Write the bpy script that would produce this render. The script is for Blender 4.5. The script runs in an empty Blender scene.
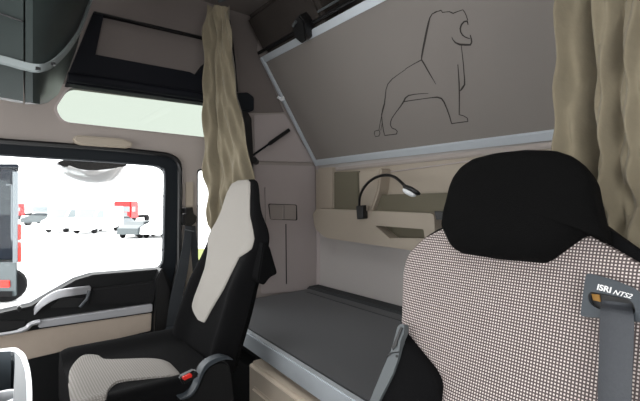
import bpy, bmesh, math, random
from mathutils import Vector, Matrix
from mathutils.geometry import tessellate_polygon
random.seed(7)
scn = bpy.context.scene
COL = scn.collection
PI = math.pi

# ------------------------------------------------------------------ camera
H = 1.15                      # camera height above the cab floor
F = 402.0                     # focal length in pixels of a 640 px wide frame
YAW = math.radians(51.3)
CAM = Vector((0, 0, H))
FWD = Vector((math.cos(YAW), math.sin(YAW), 0))
RGT = Vector((math.sin(YAW), -math.cos(YAW), 0))
UP = Vector((0, 0, 1))
cd = bpy.data.cameras.new('camera')
cam = bpy.data.objects.new('camera', cd)
COL.objects.link(cam)
cd.sensor_width = 36.0
cd.lens = F / 640 * 36
cd.clip_start = 0.02
cd.clip_end = 500
cam.matrix_world = Matrix.Translation(CAM) @ Matrix((RGT, UP, -FWD)).transposed().to_4x4()
scn.camera = cam

# ------------------------------------------------------------------ world, exposure
scn.view_settings.view_transform = 'Standard'
scn.view_settings.look = 'None'
scn.view_settings.gamma = 1
scn.view_settings.use_curve_mapping = False
scn.view_settings.exposure = 1.02
world = bpy.data.worlds.new('overcast_sky')
scn.world = world
world.use_nodes = True
wb = world.node_tree.nodes['Background']
wb.inputs[0].default_value = (1.0, 0.985, 1.0, 1)
wb.inputs[1].default_value = 2.6

def portal(loc, rot, sx, sy):
    l = bpy.data.lights.new('window_portal', 'AREA')
    l.shape = 'RECTANGLE'; l.size = sx; l.size_y = sy
    l.cycles.is_portal = True
    o = bpy.data.objects.new('window_portal', l)
    o.location = loc; o.rotation_euler = rot
    COL.objects.link(o)

# ------------------------------------------------------------------ pixel to place
def ray(px, py):
    return FWD + RGT * ((px - 320) / F) + UP * ((200.5 - py) / F)
def onx(px, py, X):
    r = ray(px, py); return CAM + r * (X / r.x)
def ony(px, py, Y):
    r = ray(px, py); return CAM + r * (Y / r.y)
def onz(px, py, Z):
    r = ray(px, py); return CAM + r * ((Z - H) / r.z)
def ond(px, py, t):
    return CAM + ray(px, py) * t
def onp(px, py, p0, n):
    r = ray(px, py); return CAM + r * ((p0 - CAM).dot(n) / r.dot(n))

# ------------------------------------------------------------------ materials
def lin(c):
    c /= 255.0
    return c / 12.92 if c <= 0.04045 else ((c + 0.055) / 1.055) ** 2.4
def rgb(r, g, b): return (lin(r), lin(g), lin(b), 1)
def mat(name, c, rough=0.6, metal=0.0, noise=0.0, nscale=60.0, bump=0.0, bscale=400.0, spec=0.5, sheen=0.0):
    m = bpy.data.materials.new(name); m.use_nodes = True
    nt = m.node_tree; b = nt.nodes['Principled BSDF']
    b.inputs['Base Color'].default_value = rgb(*c)
    b.inputs['Roughness'].default_value = rough
    b.inputs['Metallic'].default_value = metal
    b.inputs['Specular IOR Level'].default_value = spec
    b.inputs['Sheen Weight'].default_value = sheen
    tc = nt.nodes.new('ShaderNodeTexCoord')
    if noise:
        n = nt.nodes.new('ShaderNodeTexNoise'); n.inputs['Scale'].default_value = nscale
        n.inputs['Detail'].default_value = 4
        nt.links.new(tc.outputs['Object'], n.inputs['Vector'])
        mx = nt.nodes.new('ShaderNodeMix'); mx.data_type = 'RGBA'
        a = rgb(*c); mx.inputs[6].default_value = tuple(v * (1 - noise) for v in a[:3]) + (1,)
        mx.inputs[7].default_value = tuple(min(1, v * (1 + noise)) for v in a[:3]) + (1,)
        nt.links.new(n.outputs['Fac'], mx.inputs[0]); nt.links.new(mx.outputs[2], b.inputs['Base Color'])
    if bump:
        n2 = nt.nodes.new('ShaderNodeTexNoise'); n2.inputs['Scale'].default_value = bscale
        nt.links.new(tc.outputs['Object'], n2.inputs['Vector'])
        bp = nt.nodes.new('ShaderNodeBump'); bp.inputs['Strength'].default_value = bump
        bp.inputs['Distance'].default_value = 0.002
        nt.links.new(n2.outputs['Fac'], bp.inputs['Height']); nt.links.new(bp.outputs[0], b.inputs['Normal'])
    return m

def mat_weave(name, dark, light, period, duty, axes=('Y', 'Z'), tint=None):
    """small checked weave: light dots between dark threads"""
    m = bpy.data.materials.new(name); m.use_nodes = True
    nt = m.node_tree; b = nt.nodes['Principled BSDF']; L = nt.links.new
    b.inputs['Roughness'].default_value = 0.9; b.inputs['Specular IOR Level'].default_value = 0.2
    tc = nt.nodes.new('ShaderNodeTexCoord'); sp = nt.nodes.new('ShaderNodeSeparateXYZ')
    L(tc.outputs['Object'], sp.inputs[0])
    def mth(op, a, v=None, cl=False):
        n = nt.nodes.new('ShaderNodeMath'); n.operation = op; n.use_clamp = cl
        for i, x in enumerate((a, v)):
            if x is None: continue
            if isinstance(x, (int, float)): n.inputs[i].default_value = x
            else: L(x, n.inputs[i])
        return n.outputs[0]
    def wave(out, per):
        s = mth('SINE', mth('MULTIPLY', out, 2 * PI / per))
        return mth('ADD', mth('MULTIPLY', s, 1.6), duty, True)
    a = wave(sp.outputs[axes[0]], period); c = wave(sp.outputs[axes[1]], period * 1.05)
    fac = mth('MULTIPLY', a, c, True)
    mx = nt.nodes.new('ShaderNodeMix'); mx.data_type = 'RGBA'
    mx.inputs[6].default_value = rgb(*dark); mx.inputs[7].default_value = rgb(*light)
    L(fac, mx.inputs[0]); L(mx.outputs[2], b.inputs['Base Color'])
    bp = nt.nodes.new('ShaderNodeBump'); bp.inputs['Strength'].default_value = 0.4; bp.inputs['Distance'].default_value = 0.001
    L(fac, bp.inputs['Height']); L(bp.outputs[0], b.inputs['Normal'])
    return m

def mat_glass(name, tint=(1, 1, 1), refl=0.05):
    m = bpy.data.materials.new(name); m.use_nodes = True
    nt = m.node_tree; nt.nodes.remove(nt.nodes['Principled BSDF'])
    out = nt.nodes['Material Output']
    t = nt.nodes.new('ShaderNodeBsdfTransparent'); t.inputs[0].default_value = tint + (1,)
    g = nt.nodes.new('ShaderNodeBsdfGlossy'); g.inputs['Roughness'].default_value = 0.02
    mx = nt.nodes.new('ShaderNodeMixShader'); mx.inputs[0].default_value = refl
    nt.links.new(t.outputs[0], mx.inputs[1]); nt.links.new(g.outputs[0], mx.inputs[2])
    nt.links.new(mx.outputs[0], out.inputs[0])
    return m

M = dict(
    wall=mat('greige_plastic', (184, 174, 172), 0.75, noise=0.04, nscale=8, bump=0.25),
    wallwarm=mat('warm_greige_plastic', (168, 159, 153), 0.75, noise=0.04, nscale=8, bump=0.25),
    rear=mat('rear_wall_fabric', (188, 183, 180), 0.9, noise=0.05, nscale=300, bump=0.3),
    cream=mat('cream_plastic', (172, 161, 146), 0.6, noise=0.03, nscale=10, bump=0.2),
    olive=mat('olive_net', (106, 101, 85), 0.85, noise=0.06, nscale=200),
    ceil=mat('ceiling_lining', (122, 114, 110), 0.9, noise=0.05, nscale=200, bump=0.2),  # also gives the upper wall panels their painted dimness
    floor=mat('floor_rubber', (30, 30, 32), 0.8, noise=0.1, bump=0.4),
    black=mat('black_plastic', (19, 20, 21), 0.6, bump=0.2, spec=0.25),
    seal=mat('rubber_seal', (23, 28, 33), 0.6, spec=0.25),
    navy=mat('navy_plastic', (16, 18, 25), 0.65, bump=0.2, spec=0.2),
    armblk=mat('armrest_black', (30, 30, 31), 0.85, spec=0.2, noise=0.08, bump=0.4),
    silver=mat('satin_silver', (205, 206, 210), 0.35, 0.55),
    alu=mat('brushed_aluminium', (205, 212, 218), 0.42, 0.25, noise=0.04, nscale=30),
    beige=mat('door_beige', (178, 164, 150), 0.8, noise=0.04, nscale=40, bump=0.2),
    bunk=mat('bunk_board', (132, 126, 121), 0.7, noise=0.03, nscale=400, bump=0.15),
    line=mat('emblem_ink', (50, 46, 43), 0.8),
    bmat=mat('bunk_mattress_brown', (52, 46, 42), 0.9, noise=0.1, bump=0.3),
    mattress=mat('mattress_charcoal', (70, 72, 75), 0.85, noise=0.1, nscale=350, bump=0.4, sheen=0.15),
    mattside=mat('mattress_side', (56, 58, 60), 0.9, noise=0.1, bump=0.4),
    curtain=mat('curtain_cloth', (130, 121, 101), 0.95, noise=0.08, nscale=60, bump=1.0, bscale=45, sheen=0.2),
    seatblk=mat('seat_black_cloth', (14, 14, 15), 0.95, noise=0.12, nscale=300, bump=0.5, bscale=700, spec=0.1),
    headblk=mat('headrest_black_cloth', (9, 9, 9), 0.95, noise=0.12, nscale=300, bump=0.5, bscale=700, spec=0.1),
    seatgrey=mat('seat_grey_cloth', (160, 156, 150), 0.95, noise=0.07, nscale=420, bump=0.6, bscale=800, spec=0.2),
    weave=mat_weave('checked_cloth', (90, 81, 80), (224, 213, 208), 0.0040, 0.55),
    weavec=mat_weave('checked_seat_cloth', (140, 136, 131), (172, 168, 163), 0.0062, 0.7, ('X', 'Y')),
    hinge=mat('hinge_cover_grey', (66, 71, 76), 0.45),
    plate=mat('belt_plate_grey', (56, 63, 69), 0.45, bump=0.1),
    brack=mat('bracket_grey', (88, 93, 95), 0.5, 0.2),
    belt=mat('belt_webbing', (60, 63, 68), 0.6, noise=0.12, nscale=250, bump=0.4),
    beltdk=mat('belt_webbing_dark', (46, 50, 54), 0.7, noise=0.12, nscale=250, bump=0.4),
    white=mat('print_white', (235, 235, 235), 0.6),
    red=mat('buckle_red', (220, 50, 40), 0.4),
    amber=mat('amber_foam', (150, 110, 50), 0.8),
    locker=mat('locker_green_grey', (46, 54, 53), 0.42, noise=0.03),
    lockrail=mat('locker_rail_grey', (138, 146, 146), 0.4, 0.2),
    lampblk=mat('lamp_black', (18, 18, 19), 0.4),
    lens=mat('lamp_lens', (235, 238, 240), 0.3),
    tray=mat('tray_dark', (34, 38, 43), 0.35, bump=0.1),
    traygrey=mat('tray_grey', (84, 92, 98), 0.35),
    chrome=mat('tray_rim_silver', (225, 228, 232), 0.3, 0.4),
    asphalt=mat('car_park_concrete', (222, 222, 222), 0.9, noise=0.03, nscale=0.5),
    grass=mat('verge_grass', (104, 112, 50), 0.9, noise=0.2, nscale=3),
    tyre=mat('tyre', (25, 25, 26), 0.9, spec=0.1),
    cglass=mat('car_glass', (40, 46, 50), 0.3, spec=0.15),
    p_white=mat('paint_white', (236, 238, 238), 0.4), p_dark=mat('paint_dark', (70, 78, 80), 0.35),
    p_grey=mat('paint_grey', (92, 100, 104), 0.35), p_red=mat('paint_red', (190, 18, 20), 0.4),
    p_navy=mat('paint_navy', (15, 21, 29), 0.7, noise=0.1, nscale=2, spec=0.08), p_silver=mat('paint_silver', (215, 220, 220), 0.35),
    tailred=mat('tail_light_red', (225, 40, 28), 0.3),
    mirror=mat('mirror_glass', (190, 192, 194), 0.15, 0.25),  # pale reflection put into the base colour, only weakly mirroring
    vglass=mat('van_glass', (126, 134, 136), 0.3, spec=0.15),
    boxcream=mat('locker_cream', (222, 208, 190), 0.6),
    glass=mat_glass('clear_glass', (0.95, 0.965, 0.96), 0.012),
    tint=mat_glass('green_tinted_glass', (0.39, 0.418, 0.388), 0.02),
)

# ------------------------------------------------------------------ object helpers
def setp(o, label=None, cat=None, group=None, kind=None):
    if label: o['label'] = label
    if cat: o['category'] = cat
    if group: o['group'] = group
    if kind: o['kind'] = kind
    return o
def wloc(o):
    v = Vector((0, 0, 0))
    while o: v += o.location; o = o.parent
    return v
def thing(name, loc, label, cat, group=None, kind=None):
    o = bpy.data.objects.new(name, None); o.empty_display_size = 0.05
    COL.objects.link(o); o.location = loc
    return setp(o, label, cat, group, kind)
def mk(name, verts, faces, m, parent=None, smooth=True, mats=None, fm=None, bevel=0, bseg=2):
    """verts in world coordinates"""
    verts = [Vector(v) for v in verts]
    if parent is not None:
        off = wloc(parent)
    else:
        xs = [v.x for v in verts]; ys = [v.y for v in verts]; zs = [v.z for v in verts]
        off = Vector(((min(xs) + max(xs)) / 2, (min(ys) + max(ys)) / 2, min(zs)))
    me = bpy.data.meshes.new(name)
    me.from_pydata([v - off for v in verts], [], faces)
    for mm in (mats or [m]): me.materials.append(mm)
    if fm:
        for p, i in zip(me.polygons, fm): p.material_index = i
    bm = bmesh.new(); bm.from_mesh(me)
    bmesh.ops.remove_doubles(bm, verts=bm.verts, dist=1e-6)
    bmesh.ops.recalc_face_normals(bm, faces=bm.faces)
    if bevel:
        es = [e for e in bm.edges if len(e.link_faces) == 2 and e.calc_face_angle(0) > 0.6]
        bmesh.ops.bevel(bm, geom=es, offset=bevel, segments=bseg, affect='EDGES', clamp_overlap=True)
    bm.to_mesh(me); bm.free()
    if smooth:
        for p in me.polygons: p.use_smooth = True
        try: me.set_sharp_from_angle(angle=math.radians(38))
        except Exception: pass
    o = bpy.data.objects.new(name, me); COL.objects.link(o)
    if parent is not None: o.parent = parent
    else: o.location = off
    return o
class G:
    """collects pieces into one mesh"""
    def __init__(s): s.v = []; s.f = []; s.m = []
    def add(s, vf, mi=0):
        v, f = vf; n = len(s.v); s.v += [Vector(p) for p in v]; s.f += [tuple(i + n for i in q) for q in f]; s.m += [mi] * len(f); return s
    def build(s, name, m, parent=None, **k): return mk(name, s.v, s.f, m, parent, fm=(s.m if k.get('mats') else None), **k)

def box(a, b):
    x0, y0, z0 = a; x1, y1, z1 = b
    v = [(x0, y0, z0), (x1, y0, z0), (x1, y1, z0), (x0, y1, z0), (x0, y0, z1), (x1, y0, z1), (x1, y1, z1), (x0, y1, z1)]
    return v, [(0, 3, 2, 1), (4, 5, 6, 7), (0, 1, 5, 4), (1, 2, 6, 5), (2, 3, 7, 6), (3, 0, 4, 7)]
def slab(pts, d, holes=()):
    """polygon (with holes) extruded by vector d"""
    d = Vector(d); loops = [[Vector(p) for p in pts]] + [[Vector(p) for p in h] for h in holes]
    flat = [p for l in loops for p in l]; n = len(flat)
    if holes:
        tris = [tuple(t) for t in tessellate_polygon(loops)]
    else:
        tris = [tuple(range(n))]
    f = list(tris) + [tuple(i + n for i in reversed(t)) for t in tris]
    k = 0
    for l in loops:
        m_ = len(l)
        for i in range(m_):
            j = (i + 1) % m_; f.append((k + i, k + j, k + j + n, k + i + n))
        k += m_
    return flat + [p + d for p in flat], f
def smoothpts(pts, n=6, closed=True):
    """Catmull-Rom through points"""
    P = [Vector(p) for p in pts]; out = []; N = len(P)
    for i in range(N if closed else N - 1):
        if closed: a, b, c, e = P[i - 1], P[i], P[(i + 1) % N], P[(i + 2) % N]
        else: a, b, c, e = P[max(i - 1, 0)], P[i], P[i + 1], P[min(i + 2, N - 1)]
        for k in range(n):
            t = k / n
            out.append(0.5 * ((2 * b) + (c - a) * t + (2 * a - 5 * b + 4 * c - e) * t * t + (3 * b - a - 3 * c + e) * t ** 3))
    if not closed: out.append(P[-1])
    return out
def roundpoly(pts, r, n=5):
    """round the corners of a polygon; r a number or one per corner"""
    P = [Vector(p) for p in pts]; N = len(P); out = []
    for i in range(N):
        ri = r[i] if isinstance(r, (list, tuple)) else r
        a, b, c = P[i - 1], P[i], P[(i + 1) % N]
        if ri <= 0: out.append(b); continue
        u = (a - b); w = (c - b); q = min(ri, u.length * .48, w.length * .48)
        p0 = b + u.normalized() * q; p1 = b + w.normalized() * q
        for k in range(n + 1):
            t = k / n; out.append(p0 * (1 - t) ** 2 + b * 2 * t * (1 - t) + p1 * t * t)
    return out
def tube(pts, r, n=10, caps=True):
    P = [Vector(p) for p in pts]; v = []; f = []
    rs = r if isinstance(r, (list, tuple)) else [r] * len(P)
    ref = Vector((0.13, 0.21, 1)).normalized()
    for i, p in enumerate(P):
        t = (P[min(i + 1, len(P) - 1)] - P[max(i - 1, 0)]).normalized()
        a = t.cross(ref)
        if a.length < 1e-3: a = t.cross(Vector((1, 0, 0)))
        a.normalize(); b = t.cross(a)
        for k in range(n):
            th = 2 * PI * k / n; v.append(p + (a * math.cos(th) + b * math.sin(th)) * rs[i])
    for i in range(len(P) - 1):
        for k in range(n):
            f.append((i * n + k, i * n + (k + 1) % n, (i + 1) * n + (k + 1) % n, (i + 1) * n + k))
    if caps: f.append(tuple(range(n - 1, -1, -1))); f.append(tuple((len(P) - 1) * n + k for k in range(n)))
    return v, f
def loft(rings, caps=True, closed=True):
    n = len(rings[0]); v = [Vector(p) for r in rings for p in r]; f = []
    for i in range(len(rings) - 1):
        for k in range(n if closed else n - 1):
            f.append((i * n + k, i * n + (k + 1) % n, (i + 1) * n + (k + 1) % n, (i + 1) * n + k))
    if caps: f.append(tuple(range(n))); f.append(tuple((len(rings) - 1) * n + k for k in reversed(range(n))))
    return v, f
def grid(rows, thick=None):
    """rows of points; thick = offset vector makes it solid"""
    nr = len(rows); nc = len(rows[0]); v = [Vector(p) for r in rows for p in r]; f = []
    for i in range(nr - 1):
        for j in range(nc - 1):
            a = i * nc + j; f.append((a, a + 1, a + nc + 1, a + nc))
    if thick is not None:
        N = len(v); v += [p + Vector(thick) for p in v]; f += [tuple(q + N for q in reversed(x)) for x in f]
        for i in range(nr - 1):
            for j in (0, nc - 1): a = i * nc + j; f.append((a, a + nc, a + nc + N, a + N))
        for j in range(nc - 1):
            for i in (0, nr - 1): a = i * nc + j; f.append((a, a + 1, a + 1 + N, a + N))
    return v, f
def pillow(outline, n, tf, tb, pw=3.0, rings=9, centre=None):
    """outline loop inflated along n by tf in front and -n by tb behind"""
    O = [Vector(p) for p in outline]; n = Vector(n).normalized()
    c = Vector(centre) if centre is not None else sum(O, Vector()) / len(O)
    L = []
    rr = [math.sin(PI / 2 * k / rings) for k in range(1, rings + 1)]
    def prof(r): return max(0.0, 1 - r ** pw) ** (1 / pw)
    L = [[c + (p - c) * r + n * tf * prof(r) for p in O] for r in rr]
    L += [[c + (p - c) * r - n * tb * prof(r) for p in O] for r in reversed(rr[:-1])]
    return loft(L)
def ribbon(pts, w, n, lift=0.0, th=0.0006):
    """flat strip of width w (number or list) along pts on a surface with normal n"""
    P = [Vector(p) for p in pts]; n = Vector(n).normalized()
    ws = w if isinstance(w, (list, tuple)) else [w] * len(P); a = []; b = []
    for i, p in enumerate(P):
        t = (P[min(i + 1, len(P) - 1)] - P[max(i - 1, 0)]).normalized(); s = t.cross(n).normalized()
        a.append(p + s * ws[i] / 2 + n * lift); b.append(p - s * ws[i] / 2 + n * lift)
    return grid([a, b], n * th)
def struct(o): o['kind'] = 'structure'; return o

# ================================================================== SHELL
D = 1.85        # passenger side wall
R = 1.459       # rear wall
XF = -1.05      # windscreen plane
YD = -0.45      # driver side wall
TOP = H + 0.95
y_in = Vector((0, 0.05, 0))
# --- openings in the passenger wall
up_win = roundpoly([ony(70, 86.5, D), ony(215, 105, D), ony(215, 138.5, D), ony(62.5, 122, D), ony(55.5, 108, D)], [.03, .03, .03, .035, .02])
door_hole = roundpoly([Vector((-0.75, D, H + .19)), ony(0, 139.5, D), ony(154, 151.5, D), ony(176, 155.5, D), ony(183, 168, D), ony(181.5, 262, D), ony(166, 300, D), ony(166, 420, D), Vector((-0.75, D, 0.25))], [.05, .0, .03, .05, .05, .1, .1, .05, .05])
q_win = roundpoly([ony(197.5, 170, D), ony(240, 172, D), ony(240, 262, D), ony(197.5, 262, D)], .02)
outer = [(XF, D, 0), (R + .05, D, 0), (R + .05, D, TOP), (XF, D, TOP)]
struct(G().add(slab(outer, y_in, [up_win, door_hole, q_win])).build('wall_passenger', M['wallwarm'], smooth=False))
# rear wall, driver wall, front, floor, ceiling
struct(G().add(box((R, YD - .05, 0), (R + .05, D + .05, TOP))).build('wall_rear', M['rear'], smooth=False))
dwin = [(-.85, YD, H - .4), (.40, YD, H - .4), (.40, YD, H + .28), (-.85, YD, H + .28)]
struct(G().add(slab([(XF, YD, 0), (R + .05, YD, 0), (R + .05, YD, TOP), (XF, YD, TOP)], -y_in, [dwin])).build('wall_driver', M['wall'], smooth=False))
wsc = [(XF, YD + .1, H - .45), (XF, D - .1, H - .45), (XF, D - .1, H + .36), (XF, YD + .1, H + .36)]
struct(G().add(slab([(XF, YD - .05, 0), (XF, D + .05, 0), (XF, D + .05, TOP), (XF, YD - .05, TOP)], (-.05, 0, 0), [wsc])).build('wall_front', M['wall'], smooth=False))
struct(G().add(box((XF - .05, YD - .05, -.06), (R + .05, D + .05, 0))).build('floor', M['floor'], smooth=False))
added_hatch = [(-.35, .35, TOP), (.35, .35, TOP), (.35, 1.05, TOP), (-.35, 1.05, TOP)]  # unseen roof opening, added to brighten the rear of the cab
struct(G().add(slab([(XF - .05, YD - .05, TOP), (R + .05, YD - .05, TOP), (R + .05, D + .05, TOP), (XF - .05, D + .05, TOP)], (0, 0, .05), [added_hatch])).build('ceiling', M['ceil'], smooth=False))
struct(mk('added_hatch_pane', *slab([Vector(p) + Vector((0, 0, .04)) for p in added_hatch], (0, 0, .004)), M['glass'], smooth=False))
portal((0, .7, TOP + .03), (0, 0, 0), .7, .7)  # sky portal for the added opening
portal((XF - .02, (YD + D) / 2, H - .045), (0, -PI / 2, 0), .81, D - YD - .2)
portal((-.225, YD - .03, H - .06), (PI / 2, 0, 0), 1.25, .68)
portal((.3, D + .06, H - .04), (-PI / 2, 0, 0), 1.9, .5)
portal((.6, D + .06, H + .4), (-PI / 2, 0, 0), .9, .18)
# windscreen and driver window panes
struct(mk('window_1', *slab(wsc, (-.004, 0, 0)), M['glass'], smooth=False))
struct(mk('window_2', *slab(dwin, (0, -.004, 0)), M['glass'], smooth=False))
# upper tinted window: pane and rim
w3 = struct(mk('window_3', *slab([p + Vector((0, .03, 0)) for p in up_win], (0, .004, 0)), M['tint'], smooth=False))
def scaled(loop, k, dy=0):
    c = sum(loop, Vector()) / len(loop)
    return [c + (p - c) + (p - c).normalized() * k + Vector((0, dy, 0)) for p in loop]
G().add(slab(scaled(up_win, .008, -.008), (0, .035, 0), [scaled(up_win, -.0, -.008)])).build('window_rim', M['wall'], w3)
w4 = struct(mk('window_4', *slab([p + Vector((0, .03, 0)) for p in q_win], (0, .004, 0)), M['glass'], smooth=False))
G().add(slab(scaled(q_win, .006, -.006), (0, .03, 0), [scaled(q_win, -.002, -.006)])).build('window_rim', M['seal'], w4)

# --- passenger door
door = thing('door_1', ony(80, 340, D), 'passenger door with large window and two tone trim', 'door', kind='structure')
del door['category'], door['label']
YDo = D - .01
def P_(*pp, Y=YDo): return [ony(x, y, Y) for x, y in pp]
frame_o = roundpoly([Vector((-0.74, YDo, H + .19)), *P_((0, 140), (154, 152), (175, 156), (182, 168), (181, 262), (168, 300)), ony(165, 330, YDo), Vector((-0.74, YDo, H - .5))], [.03, 0, .02, .04, .04, .05, .05, 0, 0])
glass_i = roundpoly([Vector((-0.66, YDo, H + .12)), *P_((0, 154.4), (153, 165), (166, 170), (164, 262), (160, 268), (91.6, 273.5), (74.6, 278.6), (51, 292), (30.5, 304), (0, 311)), Vector((-0.66, YDo, H - .30))], [.03, 0, .03, .03, .03, .03, 0, 0, 0, 0, 0, 0])
G().add(slab(frame_o, (0, .035, 0), [glass_i])).build('window_frame', M['seal'], door, smooth=False)
# outer black seal lip and pale inner edge
lip_o = frame_o[:]
lip = smoothpts([*P_((-60, 135), (0, 141), (100, 148), (154, 153.2), (170, 156), (178.5, 163), (179.8, 180), (179.5, 220), (178.5, 262), (172, 290), (168, 310), Y=YDo - .012)], 5, False)
G().add(tube(lip, .011, 8)).build('seal', M['lampblk'], door)
edge = smoothpts([*P_((-60, 151), (0, 155), (100, 161.5), (150, 165.3), (161, 168), (165, 175), (164.4, 220), (163.3, 258), (160, 266), Y=YDo - .004)], 5, False)
G().add(tube(edge, .004, 8)).build('trim_edge', M['hinge'], door)
g = G()
for px, py in ((161, 170), (163, 196), (162, 250)):
    g.add(tube([ony(px, py, YDo - .004), ony(px, py, YDo + .004)], .0035, 10))
g.build('stud', M['lampblk'], door)
mk('window_pane', *slab([p + Vector((0, .026, 0)) for p in scaled(glass_i, .01)], (0, .004, 0)), M['glass'], door, smooth=False)
# lower door card
card = [*P_((-60, 320), (0, 311), (30.5, 304), (51, 292), (74.6, 278.6), (91.6, 273.5), (161, 267.7), (168, 280), (166, 420)), Vector((-0.7, YDo, .28)), ]
card = [Vector((p.x, D - .05, p.z)) for p in card]
mk('door_card', *slab(card, (0, .06, 0)), M['black'], door, bevel=.004)
Yc = D - .055
def plate(name, pp, m, Y=Yc, th=.012, bev=.003, r=0, parent=door):
    pts = [ony(x, y, Y) for x, y in pp]
    if r: pts = roundpoly(pts, r)
    return mk(name, *slab(pts, (0, th, 0)), m, parent, bevel=bev)
plate('insert_panel', [(-60, 347), (0, 336), (40, 329.5), (152, 313), (151, 331), (30.5, 359), (-60, 385)], M['beige'])
plate('upper_pad', [(91.6, 288.8), (157.8, 281), (154.5, 303), (88, 305.7)], M['armblk'], Y=Yc - .02, th=.035, bev=.006)
plate('decor_strip', [(40, 320.5), (152.7, 303.8), (152.7, 312), (38, 328.5)], M['silver'], Y=Yc - .014, th=.03, bev=.004)
rec = plate('storage_recess', [(-60, 330), (0, 321), (26, 321), (24, 327), (0, 332), (-60, 342)], M['lampblk'], Y=Yc - .006, th=.014, r=.01)
rimp = smoothpts([ony(x, y, Yc - .018) for x, y in ((-60, 344), (0, 334.5), (15, 332), (26, 328.5), (31, 324), (40, 321.5))], 5, False)
G().add(tube(rimp, [.006] * 12 + [.009] * (len(rimp) - 12), 10)).build('recess_rim', M['silver'], door)
gh = smoothpts([ony(x, y, Yv) for x, y, Yv in ((34, 313, Yc - .005), (44, 303, Yc - .03), (58, 295.5, Yc - .045), (75, 292.5, Yc - .045), (91, 290.5, Yc - .02))], 6, False)
gb = G()
rowsA = [p + Vector((0, 0, .017)) for p in gh]; rowsB = [p - Vector((0, 0, .012)) for p in gh]
gb.add(grid([rowsA, rowsB], (0, .018, 0))); gb.build('grab_handle', M['silver'], door, bevel=.004)
plate('handle_recess', [(50, 308), (60, 299), (86.5, 297.5), (80, 307)], M['lampblk'], Y=Yc - .004, r=.008)
G().add(tube([ony(80, 307, Yc - .03), ony(87, 299, Yc - .035), ony(89.5, 290.5, Yc - .03)], .006, 8)).build('handle_end', M['hinge'], door)
G().add(box((ony(17, 307, Yc).x, D - .075, ony(17, 311, Yc).z), (ony(21, 307, Yc).x, D - .045, ony(17, 305.5, Yc).z))).build('lock_button', M['lampblk'], door, bevel=.003)
# vertical black strip behind the door
struct(mk('trim_1', *slab([ony(x, y, D - .09) for x, y in ((156, 280), (162, 268), (170, 290), (168, 348), (155, 348))], (0, .08, 0)), M['lampblk'], bevel=.005))

# --- passenger wall mouldings
b_p = roundpoly([ony(x, y, D - .012) for x, y in ((186, 182), (193.5, 182), (194, 300), (186, 300))], .004)
struct(mk('trim_2', *slab(b_p, (0, .012, 0)), M['cream'], bevel=.003))
# grab handle above the door
hp = roundpoly([ony(x, y, D - .045) for x, y in ((73, 137.5), (77, 134.8), (123, 138.5), (132, 142), (133, 146), (128, 148.3), (80, 145), (74, 142))], .01)
hd = thing('grab_handle', ony(102, 148, D - .02), 'beige plastic grab handle above the door window', 'handle')
mk('grip', *slab(hp, (0, .025, 0)), M['cream'], hd, bevel=.006, bseg=3)
for a in (78, 126): mk('mount', *box(ony(a - 3, 144 + (a - 78) * .06, D - .022), ony(a + 3, 139 + (a - 78) * .06, D)), M['cream'], hd)
# seams and raised panels on the rear part of the wall
low_p = [ony(x, y, D - .012) for x, y in ((254, 164.5), (315.5, 166), (317.2, 290), (262, 294))]
struct(mk('trim_3', *slab(roundpoly(low_p, .01), (0, .012, 0)), M['wall'], bevel=.004))
shade_p = [ony(x, y, D - .008) for x, y in ((30, -40), (264, -20), (257, 50), (284, 112), (240, 113), (215, 105), (70, 84), (30, 80))]  # darker sheet over the upper wall, its dimness put into the colour
struct(mk('upper_wall_shade', *slab(shade_p, (0, .008, 0)), M['ceil'], smooth=False))
mid_p = [ony(x, y, D - .01) for x, y in ((254, 115), (285, 114), (314, 162.5), (255, 161))]
struct(mk('trim_4', *slab(roundpoly(mid_p, .015), (0, .01, 0)), M['wall'], bevel=.004))
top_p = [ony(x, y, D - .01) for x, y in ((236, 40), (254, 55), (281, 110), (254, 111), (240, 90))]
struct(mk('trim_5', *slab(roundpoly(top_p, .015), (0, .01, 0)), M['ceil'], bevel=.004))  # same darkened tone, continuing the painted shade
# ashtray box
ash = thing('stowage_flap', ony(283, 222, D - .012), 'small twin door ashtray flap in a framed recess beside the bunk', 'compartment')
fo = [ony(x, y, D - .018) for x, y in ((265, 187), (299, 188), (299, 222.5), (266, 222))]
fi = [ony(x, y, D - .018) for x, y in ((268, 203.6), (297, 204.6), (297.5, 220.5), (270, 219.5))]
mk('surround', *slab(roundpoly(fo, .008), (0, .012, 0), [roundpoly(fi, .012)]), M['wall'], ash)
mk('rim', *slab(roundpoly(fi, .012), (0, .008, 0), [scaled(roundpoly(fi, .012), -.007)]), M['lampblk'], ash)
for a, b in ((269.2, 282.8), (284.2, 296.3)):
    q = [ony(x, y, D - .02) for x, y in ((a, 204.8), (b, 205.2), (b, 219.8), (a + (1.2 if a < 275 else 0), 219.2))]
    mk('flap', *slab(roundpoly(q, .006), (0, .008, 0)), M['wallwarm'], ash, bevel=.002)
# vertical seam below it
struct(mk('trim_6', *slab([ony(x, y, D - .0135) for x, y in ((285.6, 224), (286.4, 224), (286.9, 284), (286.1, 284))], (0, .004, 0)), M['seal'], smooth=False))

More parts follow.
